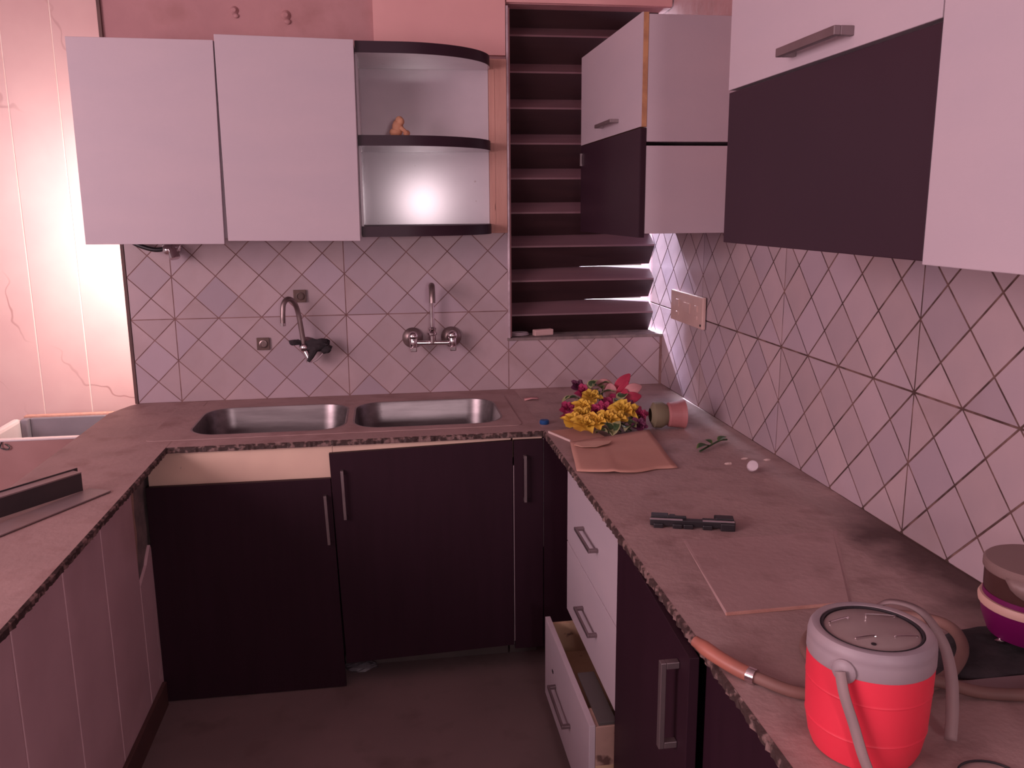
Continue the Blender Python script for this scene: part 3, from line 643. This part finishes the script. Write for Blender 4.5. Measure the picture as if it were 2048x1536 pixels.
for a in (((.85, 2.125, CT+.010), (-.8, -.45, .02), .055, .030), ((.885, 2.155, CT+.012), (.7, .5, .1), .045, .022), ((.86, 2.135, CT+.012), (-.2, .5, .1), .03, .018)):
    b = MB(); leaf_shape(b, *a, .2); b.build('leaf', [LEAF, mat('bright_green_leaf', (.10, .16, .04), .6, c2=(.07, .12, .03), scale=20)], lf)
# bits of white debris near the cap
for (x, y, r, lb) in ((.845, 1.985, .007, 'white crumb flake left of the white cap'), (.905, 2.02, .006, 'white crumb flake behind the white cap'), (.955, 2.0, .006, 'white crumb flake near the tiled wall')):
    o = MB().ball((x, y, CT+.002), r, 8, 0, (1.6, .8, .5), .4, 4).build('crumb', PAPERW, None); tag(o, lb, 'crumb')

# bouquet of artificial flowers
bq = thing('artificial_bouquet', 'bunch of artificial flowers, yellow and magenta, lying in the counter corner', 'flowers', (.63, 2.43, CT))
def ruffle(c, r, mats, seed, name='flower', up=(0, -.45, 1)):
    rr = random.Random(seed); b = MB(); U = Vector(up).normalized(); X = U.orthogonal().normalized(); Y = U.cross(X); c = Vector(c)
    for layer in range(5):
        R0 = r*(1-.17*layer); tilt = .25+.28*layer; npet = 22; ph = rr.uniform(0, 6)
        vs = []; fs = []
        for ring in range(4):
            q = ring/3
            for k in range(npet):
                a = 2*math.pi*k/npet; wv = 1+(.22*q)*math.sin(a*5+ph)+.12*q*rr.uniform(-1, 1)
                rad = R0*q*math.cos(tilt)*wv+.002; hh = R0*q*math.sin(tilt)+.10*r*q*math.sin(a*7+ph)*q+.06*r*layer
                vs.append(c+(X*math.cos(a)+Y*math.sin(a))*rad+U*hh)
        for i in range(3):
            for k in range(npet): fs.append((i*npet+k, i*npet+(k+1) % npet, (i+1)*npet+(k+1) % npet, (i+1)*npet+k))
        b.add(vs, fs)
    b.v = [(x, y, max(z, CT+.001)) for x, y, z in b.v]
    return b.build(name, mats, bq, smooth=True)
for i, (x, y, z, r) in enumerate([(.574, 2.45, -.588, .026), (.612, 2.50, -.570, .025), (.548, 2.325, -.612, .031), (.587, 2.335, -.606, .029), (.623, 2.355, -.604, .028), (.686, 2.40, -.596, .036), (.527, 2.365, -.610, .028), (.655, 2.365, -.607, .028), (.56, 2.40, -.600, .026)]):
    ruffle((x, y, z), r*1.16, YELLOW, i)
for i, (x, y, z, r) in enumerate([(.611, 2.58, -.575, .028), (.536, 2.48, -.600, .024), (.532, 2.45, -.620, .022), (.615, 2.44, -.605, .028), (.642, 2.45, -.600, .028), (.670, 2.50, -.595, .024), (.735, 2.40, -.608, .025)]):
    ruffle((x, y, z), r, MAGENTA, 40+i, up=(.1, -.8, .8))
for i, (x, y, z, r) in enumerate([(.716, 2.335, -.620, .022), (.725, 2.50, -.600, .022), (.598, 2.62, -.560, .022)]):
    ruffle((x, y, z), r, PURPLE, 80+i, up=(.1, -.8, .8))
def petal(c, d, length, width, m, cup=.5):
    b = MB(); leaf_shape(b, Vector(c)-Vector(d).normalized()*length*.5, d, length, width, cup, 0, False, up=Vector((0, -1, .35))); return b.build('petal', m, bq, smooth=True, solid=.0015, sub=1)
petal((.738, 2.60, -.545), (.5, .1, .45), .085, .040, ROSE); petal((.735, 2.58, -.565), (.3, .0, .6), .075, .042, ROSE)
petal((.728, 2.55, -.585), (.2, 0, .8), .07, .045, ROSE); petal((.762, 2.56, -.562), (.8, .0, .25), .07, .042, BLUSH)
petal((.752, 2.54, -.585), (.9, 0, .15), .075, .040, ROSE); petal((.684, 2.62, -.556), (.8, .1, -.15), .075, .036, BLUSH)
petal((.694, 2.58, -.575), (.05, 0, -.9), .075, .045, BLUSH, .2); petal((.70, 2.55, -.595), (.3, -.1, -.6), .06, .035, MAGENTA)
lv = [(.659, 2.58, -.560), (.641, 2.57, -.567), (.669, 2.56, -.576), (.575, 2.54, -.585), (.58, 2.52, -.595), (.567, 2.53, -.60), (.699, 2.50, -.588), (.714, 2.52, -.585), (.619, 2.31, -.624), (.638, 2.31, -.628), (.685, 2.34, -.618), (.716, 2.38, -.615), (.737, 2.46, -.605), (.59, 2.295, -.628), (.675, 2.32, -.626), (.702, 2.34, -.622), (.655, 2.31, -.622), (.64, 2.59, -.552), (.675, 2.60, -.555), (.61, 2.30, -.630), (.69, 2.325, -.630), (.55, 2.55, -.59)]
rr = random.Random(5)
for i, (x, y, z) in enumerate(lv):
    b = MB(); a = rr.uniform(0, 6.28); dv = Vector((math.cos(a), math.sin(a)*.5-.2, rr.uniform(.05, .35)))
    leaf_shape(b, Vector((x, y, max(z, CT+.012)))-dv.normalized()*.02, dv, rr.uniform(.045, .066), rr.uniform(.026, .038), .4)
    b.v = [(x, y, max(z, CT+.001)) for x, y, z in b.v]
    b.build('leaf', [LEAF, LEAFEDGE], bq, smooth=True)
b = MB()
for i, (x, y, z) in enumerate(lv[::2]): b.tube(bez([(.63+.02*rr.uniform(-1, 1), 2.44, CT+.012), ((x+.63)/2, (y+2.44)/2, CT+.025), (x, y, max(z-.008, CT+.008))], 4), .0022, 6)
b.build('stems', LEAF, bq)
pt_ = thing('flower_pot', 'small pink plastic flower pot with olive band lying right of the flowers', 'pot', (.81, 2.36, CT))
ax = Vector((1, -.05, 0)).normalized()
MB().lathe([(.0, .055), (.030, .055), (.036, .060), (.041, .105), (.043, .106), (.041, .101), (.035, .064), (.0, .062)], (.752, 2.36, CT+.043), 24, ax).build('pot', POTPINK, pt_, smooth=True)
MB().lathe([(.020, .0), (.037, .010), (.039, .032), (.028, .052)], (.757, 2.36, CT+.043), 24, ax).build('band', POTGREEN, pt_, smooth=True)
# dusty board on the right counter
db = thing('dusty_board', 'thin flat board covered in dust lying on the right counter', 'board', (.64, 1.36, CT))
MB().add([(x, y, CT+.0004) for x, y in ((.560, 1.515), (.520, 1.206), (.74, 1.210), (.88, 1.515))]+[(.566, 1.513, CT+.0010), (.523, 1.206, CT+.0036), (.734, 1.210, CT+.0030), (.870, 1.511, CT+.0007)], [(3, 2, 1, 0), (4, 5, 6, 7), (0, 1, 5, 4), (1, 2, 6, 5), (2, 3, 7, 6), (3, 0, 4, 7)]).build('board', SLAB, db)
MB().prism([(.520, 1.2015, CT+.0005), (.728, 1.2055, CT+.0005), (.728, 1.2095, CT+.0005), (.520, 1.2055, CT+.0005)], (0, 0, .0042)).build('front_edge', TAN, db)
# black plastic bar handle piece
bh = thing('black_bracket', 'black plastic bracket bar lying on the right counter', 'bracket', (.60, 1.57, CT))
u = Vector((.169, -.052, 0)).normalized(); v = Vector((-u.y, u.x, 0)); c0 = Vector((.601, 1.578, 0))
def bb(a0, a1, b0, b1, z0, z1): 
    c = c0+u*(a0+a1)/2+v*(b0+b1)/2; c.z = CT+(z0+z1)/2
    return (c, u*(a1-a0)/2, v*(b1-b0)/2, Vector((0, 0, (z1-z0)/2)))
b = MB().obox(*bb(-.085, .085, -.006, .010, .004, .017)); b.build('bar', BLACK, bh, bev=.0015)
MB().obox(*bb(-.083, -.048, .008, .030, .002, .020)).obox(*bb(-.046, -.034, .016, .030, .002, .018)).obox(*bb(-.05, -.012, .006, .014, .003, .021)).build('clip_end', BLACK, bh, bev=.0015)
MB().obox(*bb(.047, .083, .008, .030, .002, .020)).obox(*bb(.045, .060, .028, .036, .002, .018)).obox(*bb(.02, .05, .006, .014, .003, .018)).build('clip_end', BLACK, bh, bev=.0015)
b = MB()
for a in (-.068, -.03, -.008, .03): b.obox(*bb(a-.010, a+.010, -.010, -.004, 0, .010))
b.obox(*bb(.055, .084, -.012, -.004, 0, .016)).build('teeth', BLACK, bh, bev=.002)
MB().obox(*bb(-.086, -.02, -.0062, .001, .0172, .0182)).build('worn_edge', GREYP, bh); MB().obox(*bb(.02, .083, -.0062, .001, .0172, .0182)).build('worn_edge', GREYP, bh)

# ------------------------------------------------------------------ water jug
JX, JY = .553, .859
K = .93
jg = thing('water_jug', 'red insulated water jug with grey lid and strap on the near counter', 'jug', (JX, JY, CT))
def jl(prof): return [(r*K, z*1.085) for r, z in prof]
MB().lathe(jl([(0, 0), (.058, 0), (.064, .003), (.069, .014), (.0732, .0345), (.0735, .036), (.0742, .0375), (.0736, .039), (.0738, .0405), (.0748, .060), (.0756, .0805), (.0757, .082), (.0763, .0832), (.0758, .0845), (.0759, .086), (.0765, .112), (.074, .114), (.0, .114)]), (JX, JY, CT), 56).build('body', RED, jg, smooth=True)
MB().lathe(jl([(.0766, .1115), (.0772, .113), (.0770, .126), (.0760, .129), (.0768, .131), (.0755, .137), (.072, .1415), (.068, .1425), (.0625, .1415), (.0615, .137), (.0, .137)]), (JX, JY, CT), 56).build('lid', GREYP, jg, smooth=True)
ld = MB().lathe(jl([(.0578, .1372), (.0578, .1385), (.056, .1395), (.0, .1395)]), (JX, JY, CT), 48).build('lid_disc', LIDSTEEL, jg, smooth=True)
MB().lathe(jl([(.0582, .1375), (.0612, .1372), (.0612, .1405), (.0605, .1412), (.0590, .1412), (.0582, .1404), (.0582, .1375)]), (JX, JY, CT), 48).build('lid_ring', BLACK, jg, smooth=True)
zt_ = CT+.1528
for (a, b_) in (((-.045, .022), (-.016, .030)), ((-.034, -.022), (-.008, -.020)), ((.012, .034), (.045, .024)), ((.016, -.026), (.042, -.030))):
    MB().tube(bez([(JX+a[0]*K, JY+a[1]*K, zt_-.0015), (JX+(a[0]*.97+b_[0]*.03)*K, JY+a[1]*K, zt_+.001), (JX+(b_[0]*.97+a[0]*.03)*K, JY+b_[1]*K, zt_+.001), (JX+b_[0]*K, JY+b_[1]*K, zt_-.0015)], 4), .0009, 6).build('wire_clip', CHROME, ld)
MB().lathe([(0, 0), (.003, 0), (.003, .0008), (0, .0008)], (JX-.018, JY-.034, CT+.1515), 12).build('vent_hole', BLACK, ld)
def ribbon(pts, wv, th, name, parent):
    P_ = bez(pts, 8); vs = []; fs = []
    for i, p in enumerate(P_):
        if isinstance(wv, list):
            q = i/(len(P_)-1)*(len(wv)-1); a = min(int(q), len(wv)-2); w2 = Vector(wv[a]).lerp(Vector(wv[a+1]), q-a)*.5
        else: w2 = Vector(wv)*.5
        vs += [p-w2, p+w2]
    for i in range(len(P_)-1): fs.append((2*i, 2*i+1, 2*i+3, 2*i+2))
    return MB().add(vs, fs).build(name, STRAP, parent, smooth=True, solid=th)
ca = Vector((-.93, -.37, 0)).normalized(); tn = Vector((-.55, -.84, 0)).normalized(); sd = Vector((tn.y*-1, tn.x, 0))
r0 = .0785*K
an = Vector((JX, JY, 0))+Vector((-.80, -.60, 0))*r0
MB().lathe([(.014, 0), (.014, .004), (.011, .007), (.004, .008), (0, .008)], (an.x+.003, an.y+.002, CT+.127), 18, (-.80, -.60, 0)).build('strap_boss', GREYP, jg, smooth=True)
def rim(ang, r, z): return (JX+math.cos(math.radians(ang))*r, JY+math.sin(math.radians(ang))*r, CT+z)
ribbon([rim(217, .083, .131), rim(222, .085, .106), rim(230, .084, .074), rim(239, .083, .035), rim(248, .082, .006)], (.0085, -.0075, .003), .002, 'strap', jg)
ribbon([rim(60, .074, .122), rim(58, .078, .138), rim(45, .087, .152), rim(25, .100, .146), rim(10, .108, .118), rim(2, .112, .080), rim(-4, .110, .040), rim(-9, .106, .005)], [(.006, .011, 0), (.006, .011, 0), (.007, .010, 0), (.010, .004, .002), (.0125, -.004, 0), (.0125, -.007, 0), (.0125, -.007, 0), (.012, -.007, 0)], .0022, 'strap', jg)
MB().lathe([(.014, 0), (.014, .004), (.011, .007), (0, .008)], rim(60, .070, .127), 18, (.5, .866, 0)).build('strap_boss', GREYP, jg, smooth=True)

# ------------------------------------------------------------------ hose
hs = thing('rubber_gas_hose', 'coiled brown rubber hose around the water jug, orange end sleeve', 'hose', (.65, 1.0, CT))
HZ = CT+.009
pts = [(.478, 1.008, HZ+.002), (.527, .960, HZ), (.613, .945, HZ), (.715, .955, HZ), (.79, 1.006, HZ+.013), (.815, 1.085, HZ+.013), (.760, 1.150, HZ), (.660, 1.142, HZ), (.590, 1.078, HZ), (.585, 1.005, HZ+.003), (.627, .956, HZ+.016), (.700, .940, HZ+.014), (.76, .925, HZ), (.83, .908, HZ), (.93, .900, HZ)]
MB().tube(bez(pts, 10), .0082, 14).build('tube', HOSE, hs, smooth=True)
MB().tube(bez([(.478, 1.008, HZ+.002), (.462, 1.030, HZ+.004), (.445, 1.060, HZ+.007), (.428, 1.096, HZ+.012)], 6), [.0105]*13+[.0108]*3+[.0098, .0085, .0082], 16).build('end_sleeve', SLEEVE, hs, smooth=True)
MB().tube([(.481, 1.004, HZ+.002), (.474, 1.013, HZ+.002)], .0112, 16).build('clamp', CHROME, hs, smooth=True)

# ------------------------------------------------------------------ lunch box, dark cloth, right side
BX, BY = .918, 1.035
fb = thing('lunch_bowl', 'purple food container with cream ring and brown lid by the right wall', 'container', (BX, BY, CT))
z0 = CT+.020
MB().lathe([(0, 0), (.048, 0), (.056, .004), (.066, .030), (.069, .048), (.0, .048)], (BX, BY, z0), 40).build('bowl', PURPLEP, fb, smooth=True)
MB().lathe([(.066, .046), (.0715, .048), (.0725, .055), (.0700, .060), (.066, .060)], (BX, BY, z0), 40).build('ring', CREAMRING, fb, smooth=True)
MB().lathe([(.066, .060), (.067, .061), (.0665, .068), (.0, .068)], (BX, BY, z0), 40).build('inner_ring', PURPLEP, fb, smooth=True)
MB().lathe([(.0655, .068), (.0665, .072), (.0675, .104), (.0, .104)], (BX, BY, z0), 40).build('upper_bowl', SMOKE, fb, smooth=True)
MB().lathe([(.0685, .100), (.070, .102), (.070, .112), (.067, .115), (.0, .117)], (BX, BY, z0), 40).build('lid', LIDBROWN, fb, smooth=True)
fl = [(-.75+.05*k) for k in range(0, 11)]
vs = []
for k, a in enumerate([math.radians(198+6.5*k) for k in range(13)]):
    q = math.sin(math.pi*k/12)
    vs += [(BX+.0695*math.cos(a), BY+.0695*math.sin(a), z0+.105), (BX+.0712*math.cos(a), BY+.0712*math.sin(a), z0+.102-.026*q**.6)]
MB().add(vs, [(2*i, 2*i+2, 2*i+3, 2*i+1) for i in range(12)]).build('lid_flap', LIDBROWN, fb, smooth=True, solid=.002)
b = MB(); nx, ny = 26, 12; vs = []; fs = []
for j in range(ny+1):
    for i in range(nx+1):
        s_, t_ = i/nx, j/ny; x = .735+.245*s_; y = .965+(.135)*t_*(.45+.55*min(1, s_*2.2))+.010*noise.noise(Vector((s_*5, t_*2, 0)))
        e = min(s_*6, (1-t_)*4, t_*4, 1)
        vs.append((x, y, CT+.002+max(0, e)*(.008+.006*noise.noise(Vector((s_*7, t_*5, 3)))))); 
for j in range(ny):
    for i in range(nx): q = j*(nx+1)+i; fs.append((q, q+1, q+nx+2, q+nx+1))
o = b.add(vs, fs).build('dark_cloth', BLACKCLOTH, None, smooth=True, solid=.002); tag(o, 'crumpled black cloth under the purple container', 'cloth')
o = MB().ball((.868, 1.028, CT+.020), .008, 10, 0, (1.5, .7, .6), .4, 4).build('metal_clip', CHROME, None, smooth=True); tag(o, 'small shiny metal clip on the black cloth', 'clip')
o = MB().box(.755, .96, .925, .962, CT+.0005, CT+.005).build('grey_strip', GREYMETAL, None, bev=.001); tag(o, 'flat grey strip between the black cloth and the hose', 'strip')
o = MB().tube([(.66+.035*math.cos(a), .775+.030*math.sin(a), CT+.0025) for a in [math.radians(q) for q in range(0, 361, 12)]], .0014, 6).build('wire_ring', BLACK, None); tag(o, 'thin dark wire ring on the counter at the bottom right', 'ring')

# ------------------------------------------------------------------ metal channel on the left ledge
ch = thing('metal_channel', 'dark grey metal channel lying on the left ledge', 'channel', (-.78, 1.9, CT))
u = Vector((.80, 1.0, 0)).normalized()
e1 = Vector((-.705, 2.06, CT)); 
d_ = Vector((-.62, -1.0, 0)).normalized()       # runs towards the left front
nrm = Vector((d_.y, -d_.x, 0));  nrm = nrm if nrm.x < 0 else -nrm
def chan(a0, a1, b0, b1, z0, z1, mb, mi=0):
    c = e1+d_*(a0+a1)/2+nrm*(b0+b1)/2; c.z = CT+(z0+z1)/2
    return mb.obox(c, d_*(a1-a0)/2, nrm*(b1-b0)/2, Vector((0, 0, (z1-z0)/2)), mi)
e1 = Vector((-.648, 2.019, CT)); d_ = Vector((-.463, -.886, 0)).normalized(); nrm = Vector((-.886, .463, 0)).normalized()
b = MB(); chan(0, .95, 0, .062, .0015, .0045, b); b.build('flange', GREYMETAL, ch, bev=.0006)
e1 = Vector((-.712, 2.030, CT)); d_ = Vector((-.575, -.818, 0)).normalized(); nrm = Vector((-.818, .575, 0)).normalized()
b = MB(); chan(0, .70, 0, .004, .0045, .046, b); b.build('web', CHANSHADE, ch)
b = MB(); chan(0, .70, -.001, .028, .0462, .0495, b); b.build('top_flange', GREYMETAL, ch, bev=.0006)
b = MB(); chan(-.012, .70, .0285, .031, .044, .0525, b); b.build('back_lip', CHANSHADE, ch)

# ------------------------------------------------------------------ open chest in the next room
cx0, cx1, cy0, cy1, cz = -1.47, -.96, 3.19, 3.56, -.80
bx = thing('open_chest', 'open topped chest with grey lining in the bright next room', 'chest', (-1.2, 3.38, FZ))
MB().box(cx0, cx1, cy0, cy0+.02, FZ+.002, cz-.003).build('front_board', CHEST, bx, bev=.003)
MB().box(cx0, cx1, cy0-.002, cy0+.026, cz-.003, cz+.005).build('rim', CHESTWHITE, bx, bev=.003)
MB().box(cx0+.06, cx1, cy1-.02, cy1, FZ+.002, cz).build('back_board', GREYLINE, bx, bev=.003)
MB().box(cx0+.03, cx1, cy1+.001, cy1+.03, cz-.03, cz+.006).build('back_rim', TAN, bx, bev=.002)
MB().box(cx0, cx0+.035, cy0+.02, cy1-.03, FZ+.002, cz+.004).build('side_board', CHESTWHITE, bx, bev=.012)
MB().box(cx0+.035, cx0+.06, cy1-.05, cy1-.01, FZ+.002, cz+.002).build('corner_post', GREYLINE, bx, bev=.004)
MB().box(cx1-.02, cx1, cy0+.02, cy1-.02, FZ+.002, cz).build('side_board', GREYLINE, bx)
MB().box(cx0+.035, cx1-.02, cy0+.02, cy1-.02, cz-.30, cz-.29).build('bottom', GREYLINE, bx)
MB().tube(bez([(-1.372, 3.186, cz-.002), (-1.374, 3.178, cz-.02), (-1.355, 3.178, cz-.028), (-1.345, 3.18, cz-.02), (-1.36, 3.182, cz-.008)], 5), .0025, 6).build('latch', BLACK, bx)

# ------------------------------------------------------------------ floor scrap
b = MB().ball((-.115, 2.475, FZ+.018), .03, 14, 0, (1.7, .8, .45), .7, 4)
o = b.build('plastic_scrap', CLEARP, None); tag(o, 'crumpled clear plastic scrap on the floor by the sink cabinets', 'scrap')

# look-alike families
FAM = {'base_cabinet': 'base cabinets', 'wall_cabinet': 'wall cabinets', 'crumb': 'white crumbs by the cap', 'bottle_cap': 'loose bottle caps', 'cover_plate': 'square wall plates'}
for o in COL.objects:
    if o.parent is None and 'label' in o and o.name.split('.')[0] in FAM: o['group'] = FAM[o.name.split('.')[0]]
